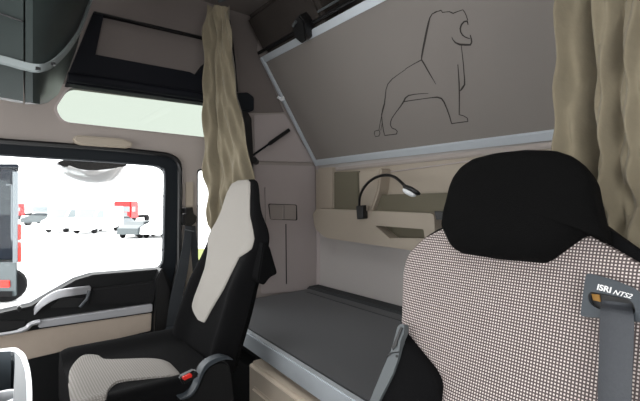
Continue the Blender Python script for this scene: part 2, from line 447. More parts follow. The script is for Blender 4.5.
# --- dark framed overhead recess
rec = thing('overhead_recess', ony(130, 100, D - .03), 'dark framed overhead recess with grey back panel above the tinted window', 'shelf')
ro = [ony(x, y, D - .06) for x, y in ((94, 11), (215, 39.5), (215, 104.5), (66.5, 83.5), (70, 70))]
ri = [ony(x, y, D - .06) for x, y in ((104, 13.8), (196, 34.8), (215, 39.8), (215, 66), (204, 64), (196, 75), (190, 72), (95.5, 54.5))]
mk('frame', *slab(ro, (0, .058, 0), [ri]), M['navy'], rec, bevel=.004)
mk('back_panel', *slab([p + Vector((0, .04, 0)) for p in scaled(ri, .006)], (0, .012, 0)), M['ceil'], rec)
G().add(tube(smoothpts([ony(94, 12, D - .065), ony(130, 20.5, D - .065), ony(170, 31, D - .065), ony(205, 37.6, D - .065)], 4, False), .004, 8)).build('edge_cord', M['lampblk'], rec)
rl = smoothpts([ony(68, 77, D - .075), ony(120, 84, D - .075), ony(214, 98.5, D - .075)], 6, False)
G().add(tube(rl, .018, 12)).build('roller', M['navy'], rec)

# --- overhead locker, top left
lk = thing('overhead_locker', ond(30, 103, 1.1), 'dark green grey overhead locker with curved pale rail', 'cabinet')
silr = [(104, 41), (102, 48), (93, 59), (74, 67), (50, 76), (22, 83.5), (0, 89), (-60, 104)]
def lrow(py, sil):
    c = ([-50, 0, 23.4], [25.4, 40 if sil > 48 else min(40, sil - 1), sil])
    dip = lambda x: (x - 0) * .16 if py > 95 else 0
    A = [ond(x, py - (max(0, 40 - x) * .17 if py > 100 else 0), 1.0) for x in c[0]]
    q = c[1]
    B = [ond(q[0], py - (2 if py > 100 else 0), 1.0), ond((q[0] + q[1]) / 2, py - (1 if py > 100 else 0), 1.0), ond(q[1], py, 1.02), ond(q[1] + (q[2] - q[1]) * .35, py, 1.08), ond(q[1] + (q[2] - q[1]) * .7, py, 1.2), ond(q[2], py, 1.42)]
    back = [Vector((B[-1].x - .02, D - .075, B[-1].z)), ]
    return A, B + back
ra, rb = [], []
for py, sil in silr:
    A, B = lrow(py, sil)
    kk = min(1, max(0, (104 - py) / 60)); dp = .03 + .12 * kk
    ra.append(A + [A[-1] + Vector((0, dp, 0)), A[0] + Vector((0, dp, 0))])
    B[-1] = B[-2].lerp(Vector((B[-2].x, D - .075, B[-2].z)), .2 + .8 * kk)
    rb.append(B + [B[0] + Vector((0, dp, 0))])
mk('door', *loft(ra), M['locker'], lk)
mk('end_module', *loft(rb), M['locker'], lk)
rp = []
for (x, y, t) in ((-50, 52, 1.0), (0, 59, 1.0), (25, 65.5, 1.0), (41, 68, 1.005), (55, 62.5, 1.07), (71, 46, 1.2), (82, 27.5, 1.33), (92, 0, 1.43), (100, -25, 1.45)):
    rp.append(ond(x, y, t - .012))
rp = smoothpts(rp, 6, False)
up_ = [p + Vector((0, 0, .0105)) for p in rp]; dn_ = [p - Vector((0, 0, .0105)) for p in rp]
n_ = Vector((-.3, .6, 0)) * .02
mk('rail', *grid([up_, dn_], n_), M['lockrail'], lk, bevel=.002)
for x, y, t in ((38, 68.5, .99), (53, 64, 1.045)):
    c = ond(x, y, t - .006); mk('rail_clip', *box(c - Vector((.005, .004, .003)), c + Vector((.005, .012, .003))), M['lampblk'], lk)
mk('split_line', *tube([ond(-50, 4, .992), ond(0, 13.5, .993), ond(23, 21.5, .994)], .0025, 6), M['lampblk'], lk)

# ================================================================== UPPER BUNK
bz0, bz1 = H + .203, H + .747
bx0, bx1 = 1.44, 1.07
y0b, y1b = -.38, 1.83
bn = Vector((-(bz1 - bz0), 0, -(bx0 - bx1))).normalized()     # faces the cab and downward
bp0 = Vector((bx0, 1, bz0))
def B(px, py, lift=0.0): return onp(px, py, bp0 + bn * lift, bn)
bunk = thing('upper_bunk', (bx0, .75, bz0), 'folded up upper bunk with aluminium frame and lion outline on its grey underside', 'bunk')
def bq(y, s, lift):      # s 0 bottom .. 1 top
    return Vector((bx0 + (bx1 - bx0) * s, y, bz0 + (bz1 - bz0) * s)) + bn * lift
board = mk('underside_board', *slab([bq(y1b, 0, 0), bq(y0b, 0, 0), bq(y0b, 1, 0), bq(y1b, 1, 0)], -bn * .02), M['bunk'], bunk, smooth=False)
mk('mattress', *slab(roundpoly([bq(1.79, .03, -.02), bq(y0b, .03, -.02), bq(y0b, .98, -.02), bq(1.79, .98, -.02)], .03), -bn * .10), M['bmat'], bunk, bevel=.02, bseg=3)
# frame rails: bottom, top, side
mk('bottom_rail', *slab([bq(y1b, .0, .008), bq(y0b, .0, .008), bq(y0b, .055, .008), bq(y1b, .055, .008)], -bn * .03), M['alu'], bunk, bevel=.003)
mk('top_rail', *slab([bq(y1b, .95, .008), bq(y0b, .95, .008), bq(y0b, 1.0, .008), bq(y1b, 1.0, .008)], -bn * .035), M['alu'], bunk, bevel=.003)
mk('side_rail', *slab([bq(y1b, .0, .012), bq(y1b - .022, .0, .012), bq(y1b - .022, 1, .012), bq(y1b, 1, .012)], -bn * .04), M['alu'], bunk, bevel=.003)
mk('side_seal', *slab([bq(y1b + .006, .0, .0), bq(y1b, .0, .0), bq(y1b, 1, .0), bq(y1b + .006, 1, .0)], -bn * .05), M['lampblk'], bunk)
mk('top_seal', *tube([bq(y1b, 1.035, .0), bq(y0b, 1.035, .0)], .008, 8), M['lampblk'], bunk)
mk('top_piping', *tube([bq(1.6, 1.075, -.005), bq(y0b, 1.075, -.005)], .005, 8), M['brack'], bunk)
# lion outline
def c1(x, y): return (365 + x / 5.333, y / 5.333)
def c2(x, y): return (365 + x / 5.333, 70 + y / 5.333)
STR = [
    ([c1(405, 57), c1(378, 62), c1(358, 75), c1(346, 95), c1(338, 125), c1(328, 170), c1(318, 220), c1(309, 265), c1(303, 300), c1(301, 320)], [.5, .7, .9, 1.1, 1.7, 2.0, 2.0, 1.8, 1.5, .9]),
    ([c1(360, 75), c1(385, 62), c1(405, 54), c1(413, 66), c1(430, 64), c1(450, 62), c1(470, 71), c1(495, 61), c1(522, 52), c1(532, 66), c1(541, 85), c1(548, 108)], [.5, .6, .7, .8, .6, .8, 1.1, .7, .7, .7, .7, .8]),
    ([c1(550, 132), c1(545, 112), c1(528, 116), c1(514, 132), c1(508, 152), c1(510, 170), c1(520, 187), c1(533, 197), c1(548, 203), c1(560, 206)], [.8, 1.4, 1.4, 1.5, 1.5, 1.3, 1.2, 1.0, .9, .7]),
    ([c1(463, 198), c1(470, 214), c1(483, 228), c1(505, 237), c1(535, 239), c1(562, 239), c1(569, 225), c1(567, 208), c1(561, 186)], [.5, .8, 1.3, 1.8, 1.9, 1.6, 1.4, 1.3, .8]),
    ([c1(513, 240), c1(519, 290), c1(525, 345), c1(528, 390), c2(531, 45), c2(531, 78), c2(518, 98), c2(508, 112)], [.6, .7, .8, .9, 1.1, 1.6, 1.9, .9]),
    ([c2(495, -30), c2(499, 20), c2(502, 70), c2(503, 120), c2(503, 180), c2(502, 238), c2(525, 244), c2(545, 256), c2(549, 274), c2(505, 280), c2(462, 286)], [.6, .8, 1.1, 1.1, .8, .8, .8, .8, .9, .9, .9]),
    ([c2(462, 286), c2(452, 250), c2(438, 210), c2(422, 172), c2(408, 152), c2(385, 145), c2(350, 148), c2(300, 155), c2(250, 162), c2(205, 169)], [.9, 1.1, 1.2, 1.4, 1.6, 1.4, .8, .7, .8, 1.0]),
    ([c2(338, 125), c2(300, 126), c2(262, 130), c2(232, 136), c2(215, 150), c2(206, 169), c2(188, 196), c2(165, 226), c2(145, 255), c2(137, 275), c2(136, 296)], [.4, .6, .8, 1.1, 1.4, 1.5, 1.0, .8, .8, .9, .9]),
    ([c2(136, 296), c2(146, 311), c2(162, 316), c2(172, 326), c2(169, 341), c2(140, 345), c2(105, 349), c2(98, 320), c2(92, 280), c2(88, 240), c2(95, 205), c2(104, 175)], [.9, .9, .8, .8, .9, .8, .9, .9, .9, .8, .9, .9]),
    ([c1(300, 320), c1(255, 344), c1(215, 368), c2(215, -2), c2(180, 22), c2(145, 48), c2(122, 75), c2(112, 105), c2(108, 145), c2(103, 185), c2(93, 225), c2(82, 275), c2(75, 318)], [1.0, .7, .6, .6, .6, .8, .8, .8, 1.0, 1.2, .8, .6, .6]),
    ([c2(75, 320), c2(52, 326), c2(50, 340), c2(55, 355), c2(74, 352), c2(80, 336), c2(75, 320)], [.7] * 7),
    ([c2(88, 240), c2(92, 280), c2(84, 322)], [.6, .5, .5]),
    ([c1(301, 318), c1(318, 345), c2(328, -10), c2(345, 20), c2(378, 75)], [1.4, 1.4, 1.3, 1.1, .4]),
]
g = G()
for pts, w in STR:
    P3 = [B(x, y, .0008) for x, y in pts]
    ww = [v * (p - CAM).dot(FWD) / F * 1.05 for v, p in zip(w, P3)]
    # subdivide smoothly
    if len(P3) > 3 and pts[0] != pts[-1]:
        S = []; W = []
        for i in range(len(P3) - 1):
            for k in range(3): S.append(P3[i].lerp(P3[i + 1], k / 3)); W.append(ww[i] + (ww[i + 1] - ww[i]) * k / 3)
        S.append(P3[-1]); W.append(ww[-1]); P3, ww = S, W
    g.add(ribbon(P3, ww, bn, 0, .0005))
g.build('lion_emblem', M['line'], board, smooth=False)
# latch with strap near the top rail
lp = [B(x, y, .05) for x, y in ((291, 24), (298, 15), (304, 22), (306, 40), (301, 44), (294, 38))]
lat = mk('latch', *slab(roundpoly(lp, .008), -bn * .06), M['lampblk'], bunk, bevel=.006)
mk('latch_pin', *tube([B(293, 26, .055), B(296, 21.5, .055)], .006, 10), M['brack'], lat)
mk('latch_strap', *slab([B(x, y, -.01) for x, y in ((276, -6), (286, -6), (301, 20), (293, 26), (284, 16))], -bn * .015), M['lampblk'], bunk)
mk('end_cap', *slab([bq(y1b - .03, s, l) for s, l in ((1.0, .0), (1.0, -.13), (1.17, -.16), (1.30, -.1), (1.30, .0))], (0, -.5, 0)), M['bmat'], bunk, bevel=.02, bseg=3)
# catch on the side rail
cc = bq(y1b - .01, .655, .015)
mk('side_catch', *slab([cc + Vector(v) for v in ((0, -.015, -.025), (-.02, .012, .0), (.0, .012, .025), (.01, -.015, .012))], -bn * .02), M['lens'], bunk, bevel=.003)
# gas strut
st = thing('gas_strut', ony(253, 158, D - .03), 'black gas strut between side wall and raised bunk', 'strut')
a = ony(253.5, 155, D - .04); b_ = bq(y1b - .0, .31, .012) ; b_ = ony(289, 130, D - .035)
m_ = a.lerp(b_, .42)
mk('rod', *tube([a, m_], .0055, 10), M['seal'], st)
mk('cylinder', *tube([m_, a.lerp(b_, .46), b_], [.008, .010, .010], 12), M['lampblk'], st)
mk('socket', *tube([ony(254, 160, D - .05), ony(256, 162, D - .004)], .016, 14), M['lampblk'], st)

# black post bracket beside the curtain
ps = thing('support_post', ony(246, 180, D - .05), 'black upright post with curved cap between curtain and bunk', 'post')
cap = [ony(x, y, D - .09) for x, y in ((236, 93), (248, 92), (254.5, 97), (254.5, 110), (250, 112), (237, 109))]
mk('cap', *slab(roundpoly(cap, .01), (0, .08, 0)), M['seal'], ps, bevel=.006)
pst = [ony(x, y, D - .08) for x, y in ((237, 109), (247, 110), (252, 118), (254, 160), (252, 185), (254, 286), (237, 286))]
mk('upright', *slab(roundpoly(pst, .01), (0, .07, 0)), M['lampblk'], ps, bevel=.006)
mk('cord', *tube(smoothpts([ony(229, 20, D - .03), ony(233, 50, D - .03), ony(237, 92, D - .05)], 5, False), .007, 8), M['lampblk'], ps)

# ================================================================== REAR SHELF UNIT
XS = 1.345
def X_(*pp, X=XS): return [onx(x, y, X) for x, y in pp]
sh = thing('rear_shelf', (XS + .05, 1.2, onx(340, 240, XS).z), 'cream moulded shelf with angled opening on the rear wall', 'shelf')
def yz(y, z, X): return Vector((X, y, z))
zt = onx(330, 209.5, XS).z; zb = onx(400, 246.5, XS).z
yl = onx(325, 209, XS).y; yr = onx(434, 213, XS).y
print('shelf', yl, yr, zt, zb)
hole = X_((375, 225.6), (423.5, 229.2), (425, 240.2), (391, 239.6))
bo = X_((317, 208.5), (434, 213.5), (436, 254), (405, 249.5), (326, 238), (315, 229), (312.5, 214))
mk('body', *slab(roundpoly(bo, [.01, .02, .01, 0, .03, .02, .015]), (.10, 0, 0), [roundpoly(hole, .008)]), M['cream'], sh, bevel=.004)
mk('opening_back', *slab([p + Vector((.06, 0, 0)) for p in scaled(hole, .0)], (.01, 0, 0)), M['olive'], sh)
hy = [p.y for p in hole]; hz = [p.z for p in hole]
lower = [onx(391, 239.6, XS - .001), onx(425, 240.2, XS - .001), onx(425, 238.6, XS - .001), onx(389, 238, XS - .001)]
mk('opening_lip', *slab(lower, (.02, 0, 0)), M['cream'], sh, bevel=.002)
XB = R - .03
mk('back_panel', *slab(X_((316, 170), (640, 132), (640, 222), (316, 212), X=XB), (.025, 0, 0)), M['cream'], sh)
mk('end_column', *slab(X_((317.5, 168), (333, 167), (333, 209), (318, 209), X=XB - .03), (.05, 0, 0)), M['cream'], sh, bevel=.005)
mk('net_bin', *slab(roundpoly(X_((334, 172), (358, 171), (359, 211), (334, 210), X=XB - .04), .008), (.03, 0, 0)), M['olive'], sh, bevel=.004)
mk('divider_post', *slab(roundpoly(X_((358, 171), (381, 168), (378, 192), (371, 212), (359, 212), X=XB - .07), [.0, 0, .02, .02, .01]), (.09, 0, 0)), M['cream'], sh, bevel=.008, bseg=3)
mk('net_bin', *slab(X_((373, 195), (600, 188), (600, 221), (370, 213), X=XB - .04), (.03, 0, 0)), M['olive'], sh, bevel=.003)
mk('trim_line', *tube([onx(382, 173, XB - .004), onx(470, 161, XB - .004)], .003, 6), M['wall'], sh)
mk('upper_ledge', *slab(X_((316, 170), (640, 131), (640, 138.5), (316, 173), X=XB - .015), (.035, 0, 0)), M['wallwarm'], sh, bevel=.005)
# dark stub at the shelf's end
mk('belt_stub', *slab(roundpoly([onx(x, y, XS - .02) for x, y in ((434, 211), (447, 212), (447, 219), (436, 220))], .004), (.10, 0, 0)), M['lampblk'], sh, bevel=.004)
# rear wall corner moulding
struct(mk('trim_7', *slab([(R - .012, D - .012, onz(318, 285, H - .498).z), (R - .012, D, onz(318, 285, H - .498).z), (R, D, H - .5), (R, D - .03, H - .5)], (0, 0, .7)), M['wall'], smooth=False))

# ================================================================== READING LAMP
lampo = thing('reading_lamp', onx(360, 219, XS - .02), 'black gooseneck reading lamp clipped to cream rear shelf', 'lamp')
mk('base', *slab(roundpoly([onx(x, y, XS - .03) for x, y in ((355.5, 206), (363.5, 205), (364, 218.5), (356.5, 219.5))], .006), (.028, 0, 0)), M['lampblk'], lampo, bevel=.004)
mk('socket', *slab(roundpoly([onx(x, y, XS - .012) for x, y in ((363, 205), (367, 205.5), (366.5, 211), (363, 212))], .003), (.012, 0, 0)), M['cream'], lampo)
neck = smoothpts([onx(x, y, X) for x, y, X in ((359.3, 206, XS - .018), (360, 197, XS - .03), (363.5, 188.5, XS - .05), (370, 181, XS - .07), (379, 176.2, XS - .09), (388, 175.2, XS - .11), (396, 178, XS - .13), (404.5, 185.5, XS - .15))], 6, False)
mk('gooseneck', *tube(neck, .0062, 10), M['lampblk'], lampo)
Xh = XS - .16
hc = onx(411.5, 189.8, Xh)
ax = (onx(419, 193.2, Xh) - onx(404, 186, Xh)); la = ax.length / 2; ax.normalize()
sd = Vector((-.75, -.35, .2)); sd = (sd - ax * sd.dot(ax)).normalized(); nn = ax.cross(sd).normalized()
if nn.z > 0: nn = -nn
ring = [hc + ax * math.cos(t) * la * 1.12 + sd * math.sin(t) * .024 for t in [2 * PI * k / 24 for k in range(24)]]
hd_ = mk('head', *pillow(ring, -nn, .010, .012, 2.2, 6), M['lampblk'], lampo)
ring2 = [hc + nn * .011 + ax * (math.cos(t) * la * .85 - .002) + sd * math.sin(t) * .02 for t in [2 * PI * k / 24 for k in range(24)]]
mk('lens', *pillow(ring2, nn, .013, .004, 2.2, 5), M['lens'], lampo)

# ================================================================== LOWER BUNK
BZ = H - .498
lb = thing('lower_bunk', (1.1, .6, BZ - .2), 'lower bunk with charcoal mattress behind the seats', 'bed')
fl = onz(246, 332, BZ); fr = onz(353, 400, BZ)
dirf = (fr - fl).normalized()
fl2 = fl - dirf * .42; fr2 = fr + dirf * .85
fl2.y = min(fl2.y, D - .02)
inset = Vector((.018, 0, 0))
mt = [fl2 + inset, fr2 + inset, Vector((R - .02, fr2.y, BZ)), Vector((R - .02, D - .03, BZ)), Vector((fl2.x + .05, D - .03, BZ))]
mk('mattress', *slab(roundpoly(mt, .02), (0, 0, -.08)), M['mattress'], lb, bevel=.012, bseg=3)
mk('rear_bolster', *slab([(R - .10, D - .02, BZ - .02), (R - .005, D - .02, BZ - .02), (R - .005, D - .02, BZ + .012), (R - .085, D - .02, BZ + .010)], (0, -(D - .02 - fr2.y), 0)), M['mattside'], lb, bevel=.006)
sm = smoothpts([Vector((R - .15, D - .1, BZ + .001)), Vector((R - .16, 1.2, BZ + .001)), Vector((R - .16, .3, BZ + .001))], 6, False)
mk('seam', *tube(sm, .002, 6), M['mattside'], lb)
rl_ = [fl2, fr2, fr2 + inset * 1.4, fl2 + inset * 1.4]
mk('front_rail', *slab(rl_, (0, 0, -.062)), M['alu'], lb, bevel=.004)
mk('base', *slab([p + Vector((.11, 0, -.112)) for p in (fl2, fr2)] + [Vector((R - .02, fr2.y, BZ - .112)), Vector((R - .02, D - .03, BZ - .112))], (0, 0, -.06)), M['black'], lb)
mk('void_block', *box((.80, 1.33, .002), (R - .02, D - .03, BZ - .18)), M['black'], lb)  # black block fills in the dark void below the bunk
struct(mk('void_backing', *box((.2, D - .014, .002), (R, D - .001, BZ - .1)), M['black'], smooth=False))  # black sheet on the wall stands in for shade under the bunk
bt0 = BZ - .085
bb = onz(247, 361, bt0); be = onz(318, 413, bt0)
dd = (be - bb).normalized()
sbx = [Vector((bb.x, bb.y, 0)), Vector((bb.x, bb.y, 0)) + dd * 1.4, Vector((bb.x + .07, bb.y, 0)) + dd * 1.4, Vector((bb.x + .07, bb.y, 0))]
sb = thing('storage_locker', (1.05, .4, 0), 'cream storage locker with rounded corner under the lower bunk', 'storage box')
mk('body', *slab(roundpoly(sbx, [.03, .02, 0, 0]), (0, 0, bt0)), M['boxcream'], sb, bevel=.012, bseg=3)
pn0 = [Vector((bb.x - .012, bb.y - .05, .12)), Vector((bb.x - .012, bb.y - .05, .12)) + dd * 1.25]
mk('front_panel', *slab([pn0[0], pn0[1], pn0[1] + Vector((0, 0, bt0 - .19)), pn0[0] + Vector((0, 0, bt0 - .19))], (.02, 0, 0)), M['boxcream'], sb, bevel=.008, bseg=3)

# ================================================================== CURTAINS
def curtain(name, label, rows, p0, n, amp, folds, group=None, extra=0.6, rail=None):
    """rows: (py, left px, right px) traced on the plane p0,n"""
    n = Vector(n).normalized(); R_ = []; prev = None
    # resample the rows smoothly
    out = []
    for i in range(len(rows) - 1):
        for k in range(8):
            t = k / 8; ts = t
            out.append(tuple(rows[i][j] + (rows[i + 1][j] - rows[i][j]) * ts for j in range(3)))
    out.append(rows[-1])
    NC = 160
    for ri, (py, l, r) in enumerate(out):
        fr_ = ri / len(out); row = []
        pl, pr = onp(l, py, p0, n), onp(r, py, p0, n)
        for j in range(NC + 1):
            s = j / NC
            ph = 2 * PI * folds * (s + .045 * math.sin(2.3 * s * PI + 1.2 + fr_ * 2.0)) + 1.3 * math.sin(fr_ * 2.4 + 3 * s)
            a = amp * (.55 + .45 * math.sin(5.1 * s + 1.7 * fr_ + .6)) * (0.45 + .75 * min(1, fr_ * 2.5))
            w = a * math.sin(ph) + a * .35 * math.sin(2.3 * ph + 1.1 + 4 * fr_) + .009 * math.sin(9 * s + 17 * fr_ + 2 * math.sin(9 * fr_)) + .006 * math.sin(31 * s - 37 * fr_)
            row.append(pl.lerp(pr, s) + n * w)
        R_.append(row)
    c = thing(name, (R_[-1][NC // 2].x, R_[-1][NC // 2].y, R_[-1][0].z), label, 'curtain', group)
    o = mk('cloth', *grid(R_, n * .003), M['curtain'], c)
    return c
pn = Vector((.23, .12, 0)).normalized()      # plane through (.74,1.78) and (.86,1.55)
c1_ = curtain('curtain', 'beige gathered curtain hanging beside the passenger seat', [(6, 206, 230), (30, 205, 232), (60, 205, 233), (92, 204.5, 235.5), (115, 203.5, 239), (147, 203, 245), (177, 203, 249), (200, 204, 246), (225, 205.5, 238), (238, 208, 232)],
        Vector((.72, 1.69, H)), Vector((.23, .12, 0)), .032, 3.6)
top = c1_.location.copy()
c2_ = curtain('curtain', 'beige pleated curtain hanging behind the headrest of the driver seat', [(-60, 561, 700), (60, 561.5, 700), (140, 562, 705), (200, 564, 705), (262, 566, 705), (330, 570, 705)],
        Vector((.90, .3, H)), Vector((1, -.28, 0)), .045, 4.6)
rail_pts = [Vector((.76, 1.66, H + .875)), Vector((.84, 1.3, H + .875)), Vector((.88, .7, H + .87)), Vector((.90, .2, H + .88)), Vector((.9, -.3, H + .88))]
rr = thing('curtain_rail', (.86, .9, H + .83), 'thin pale ceiling rail carrying both curtains', 'rail')
mk('track', *tube(smoothpts(rail_pts, 5, False), .006, 8), M['brack'], rr)
for p in rail_pts: mk('hanger', *tube([p, Vector((p.x, p.y, TOP))], .004, 6), M['brack'], rr)

# ================================================================== PASSENGER SEAT
YC = 1.25
seat = thing('truck_seat', (.35, YC, 0), 'passenger seat in black cloth with pale grey centre panels', 'seat')
def interp(tab, z):
    if z >= tab[0][0]: return tab[0][1:]
    for a, b in zip(tab, tab[1:]):
        if z >= b[0]:
            t = (a[0] - z) / (a[0] - b[0]); t = t * t * (3 - 2 * t) if 0 else t
            return tuple(p + (q - p) * t for p, q in zip(a[1:], b[1:]))
    return tab[-1][1:]
#        z(rel) front x  halfw  thick  bolster
BT = [(.072, .676, .028, .008, .0), (.067, .666, .055, .018, .0), (.054, .657, .080, .024, .0), (.035, .650, .096, .028, .0), (0, .643, .104, .03, .0), (-.05, .634, .122, .042, .0), (-.085, .626, .150, .06, .0),
      (-.12, .617, .172, .065, .004), (-.20, .597, .172, .07, .014), (-.28, .575, .180, .08, .028), (-.36, .553, .185, .075, .034), (-.44, .525, .185, .075, .034), (-.52, .50, .18, .075, .02)]
SK = .06        # the seat is turned a little towards the driver
def yc(z): return YC + .03 * max(0, min(1, (-.14 - z) / .14))
def bt(z):
    # smoothed interpolation
    acc = [0] * 4
    for k, w in ((-2, 1), (-1, 2), (0, 3), (1, 2), (2, 1)):
        v = interp(BT, z + k * .012) if -.5 < z + k * .012 < .066 else interp(BT, z)
        for i in range(4): acc[i] += v[i] * w / 9
    return acc
def front_x(s, z):      # s in -1..1 across
    fx, hw, th, bo = bt(z)
    x = fx - bo * math.exp(-((abs(s) - .78) / .20) ** 2)
    e = max(0.0, abs(s) - .80) / .20
    return x + th * .5 * (1 - math.sqrt(max(0, 1 - e * e))) - SK * s * hw
rings = []
zz = [.072, .070, .067, .063] + [.058 - .0125 * k for k in range(47)]
for z in zz:
    fx, hw, th, bo = bt(z); ring = []
    NS = 36
    for k in range(NS + 1):
        s = -1 + 2 * k / NS; ring.append(Vector((front_x(s, z), yc(z) + s * hw, H + z)))
    for k in range(1, NS):
        s = 1 - 2 * k / NS; e = abs(s)
        ring.append(Vector((fx - SK * s * hw + th - th * .5 * (1 - math.sqrt(max(0, 1 - e ** 2))), yc(z) + s * hw, H + z)))
    rings.append(ring)
mk('backrest', *loft(rings), M['seatblk'], seat)
# centre panel: traced edges given as s from py rows
PT = [(.071, 249, 238), (.06, 250.5, 231), (.04, 250.5, 226), (0, 250, 216), (-.05, 250, 209), (-.09, 253, 207.5), (-.12, 254.5, 207.5), (-.15, 252, 208), (-.18, 240, 208), (-.24, 231, 205), (-.29, 224, 200), (-.34, 215.5, 194.5), (-.37, 210.5, 192), (-.39, 207.5, 194), (-.405, 205, 199)]
def y_at(px, z, far):
    # place across the seat front where the traced edge of the panel lies
    hw = bt(z)[1]; lo, hi = -.93, .93
    def pxs(s_):
        v = Vector((front_x(s_, z), yc(z) + s_ * hw, 0)); return 320 + F * v.dot(RGT) / v.dot(FWD)
    for _ in range(24):
        mid = (lo + hi) / 2
        if pxs(mid) > px: lo = mid
        else: hi = mid
    return (lo + hi) / 2 * hw
rows = []
for z in [.071 - .01057 * k for k in range(46)]:
    pn_, pf_ = interp(PT, z); yl_ = y_at(pn_, z, 0); yr_ = y_at(pf_, z, 1); fx, hw, th, bo = bt(z); row = []
    for k in range(31):
        y = yl_ + (yr_ - yl_) * k / 30; s = max(-1, min(1, y / hw))
        e = min(1, min(k, 30 - k) / 2.5); puff = .004 * math.sqrt(1 - (1 - e) ** 2) + .0015
        row.append(Vector((front_x(s, z) - puff, yc(z) + y, H + z)))
    rows.append(row)
mk('backrest_panel', *grid(rows, (.006, 0, 0)), M['seatgrey'], seat)['label'] = 'pale grey centre panel of the backrest'
# rear handle/knob at the backrest side
kn = [ony(x, y, YC - .19) for x, y in ((264, 242), (270, 246), (274, 260), (278, 274), (271, 277), (264, 286), (258, 280))]
mk('shoulder_knob', *slab(roundpoly(kn, .01), (0, .05, 0)), M['seatblk'], seat, bevel=.008, bseg=3)
# cushion
CZ = H - .485
def cus(x, y):      # height of the cushion top
    e = abs(y - YC) / .25
    b = .028 * math.exp(-((e - .82) / .2) ** 2)
    s = max(0, e - .86) / .14; b -= .05 * (1 - math.sqrt(max(0, 1 - min(1, s) ** 2)))
    f = max(0, .178 - x) / .06; b -= .05 * (1 - math.sqrt(max(0, 1 - min(1, f) ** 2)))
    return CZ + b - .04 * (x - .3) * .3
rings = []
x0c, x1c = .148, .50
for i in range(33):
    x = x0c + (x1c - x0c) * i / 32; hw = .25 - .05 * max(0, (.178 - x) / .06) ** 2 * .6; ring = []
    for k in range(41):
        y = YC - hw + 2 * hw * k / 40; ring.append(Vector((x, y, cus(x, YC + (y - YC) * .25 / hw))))
    for k in range(41):
        y = YC + hw - 2 * hw * k / 40; ring.append(Vector((x, y, CZ - .13)))
    rings.append(ring)
mk('cushion', *loft(rings), M['seatblk'], seat, bevel=0)
# pale cushion pad: traced outline on the cushion plane
pad = [(68, 374), (72, 364), (82, 357.5), (97, 355.5), (105, 358), (125, 357.5), (150, 356.5), (166, 358), (174, 363), (180, 374), (150, 377), (124, 380), (114, 384), (107, 394), (106, 410), (84, 420), (72, 400)]
po = smoothpts([onz(x, y, CZ + .006) for x, y in pad], 5)
cen = onz(105, 372, CZ + .006)
L_ = []
for r in [k / 14 for k in range(1, 15)]:
    L_.append([(lambda q: Vector((q.x, q.y, min(cus(max(q.x, .12), q.y) + (.005 if r < .97 else -.002), 9))))(cen + (p - cen) * r) for p in po])
v_, f_ = loft(L_, caps=False); f_.append(tuple(range(len(po))))
mk('cushion_pad', v_, f_, M['weavec'], seat)['label'] = 'pale grey checked pad of the seat cushion'
mk('seat_base', *box((.18, YC - .2, 0), (.48, YC + .2, CZ - .12)), M['black'], seat, bevel=.02)
# recline cover on the near side
YN = YC - .265
hc_ = smoothpts([ony(x, y, YN) for x, y in ((180, 402), (192, 395), (199, 384), (204, 372), (212, 364), (222, 361), (230, 366), (233, 385), (233, 410), (210, 425))], 5)
cov = mk('recline_cover', *slab(hc_, (0, .05, 0)), M['black'], seat, bevel=.01, bseg=3)
band = [(180, 399.5), (190, 395.5), (197, 386), (200.5, 375), (205, 366), (213, 360), (223, 357), (233, 359)]
bo_ = [ony(x, y, YN - .006) for x, y in band]; wd = [.006, .008, .012, .018, .022, .022, .018, .008]
bo2 = [p + Vector((.4, 0, -1)).normalized() * w * .55 for p, w in zip(bo_, wd)]
mk('cover_highlight', *grid([smoothpts(bo_, 5, False), smoothpts(bo2, 5, False)], (0, .03, 0)), M['plate'], seat, bevel=.003)  # grey strip models the highlight along the cover's edge
bk = mk('belt_buckle', *slab([ony(x, y, YN - .03) for x, y in ((180, 378), (196, 370), (200, 376), (184, 386))], (0, .02, 0)), M['lampblk'], seat, bevel=.004)
mk('release_button', *slab([ony(x, y, YN - .034) for x, y in ((182.5, 377.8), (191.5, 373.6), (193, 377), (184, 381))], (0, .01, 0)), M['red'], bk, bevel=.002)['label'] = 'red release button'

# ================================================================== PASSENGER BELT
bt_ = thing('seat_belt', ony(188, 225, D - .04), 'dark passenger seat belt hanging from a black guide beside the door', 'seat belt')
gd = [ony(x, y, D - .06) for x, y in ((186, 208), (193, 207), (194, 214), (197, 216), (196.5, 222), (192, 226), (185, 226), (182.5, 221), (183, 215), (186, 213.5))]
mk('guide', *slab(roundpoly(gd, .005), (0, .05, 0)), M['lampblk'], bt_, bevel=.004)
mk('guide_bar', *tube([ony(184.5, 229.5, D - .065), ony(194, 231.5, D - .065)], .0035, 8), M['brack'], bt_)
mk('webbing', *grid([smoothpts([ony(x, y, Y) for x, y, Y in ((185.5, 224, D - .05), (183, 245, D - .06), (177, 272, D - .08), (170, 300, D - .09), (164, 345, D - .09))], 4, False),
                     smoothpts([ony(x, y, Y) for x, y, Y in ((192, 224, D - .05), (191, 245, D - .06), (187.5, 272, D - .08), (182, 300, D - .09), (177, 345, D - .09))], 4, False)], (0, .003, 0)), M['beltdk'], bt_)
mk('webbing', *grid([smoothpts([ony(x, y, Y) for x, y, Y in ((190.5, 226, D - .035), (191, 245, D - .035), (193, 275, D - .035), (194, 300, D - .035))], 4, False),
                     smoothpts([ony(x, y, Y) for x, y, Y in ((195.5, 226, D - .035), (197, 245, D - .035), (200, 275, D - .035), (202, 300, D - .035))], 4, False)], (0, .003, 0)), M['beltdk'], bt_)
mk('tongue', *slab(roundpoly([ony(x, y, D - .11) for x, y in ((166, 328), (178, 326), (180, 342), (168, 346))], .006), (0, .012, 0)), M['hinge'], bt_, bevel=.003)

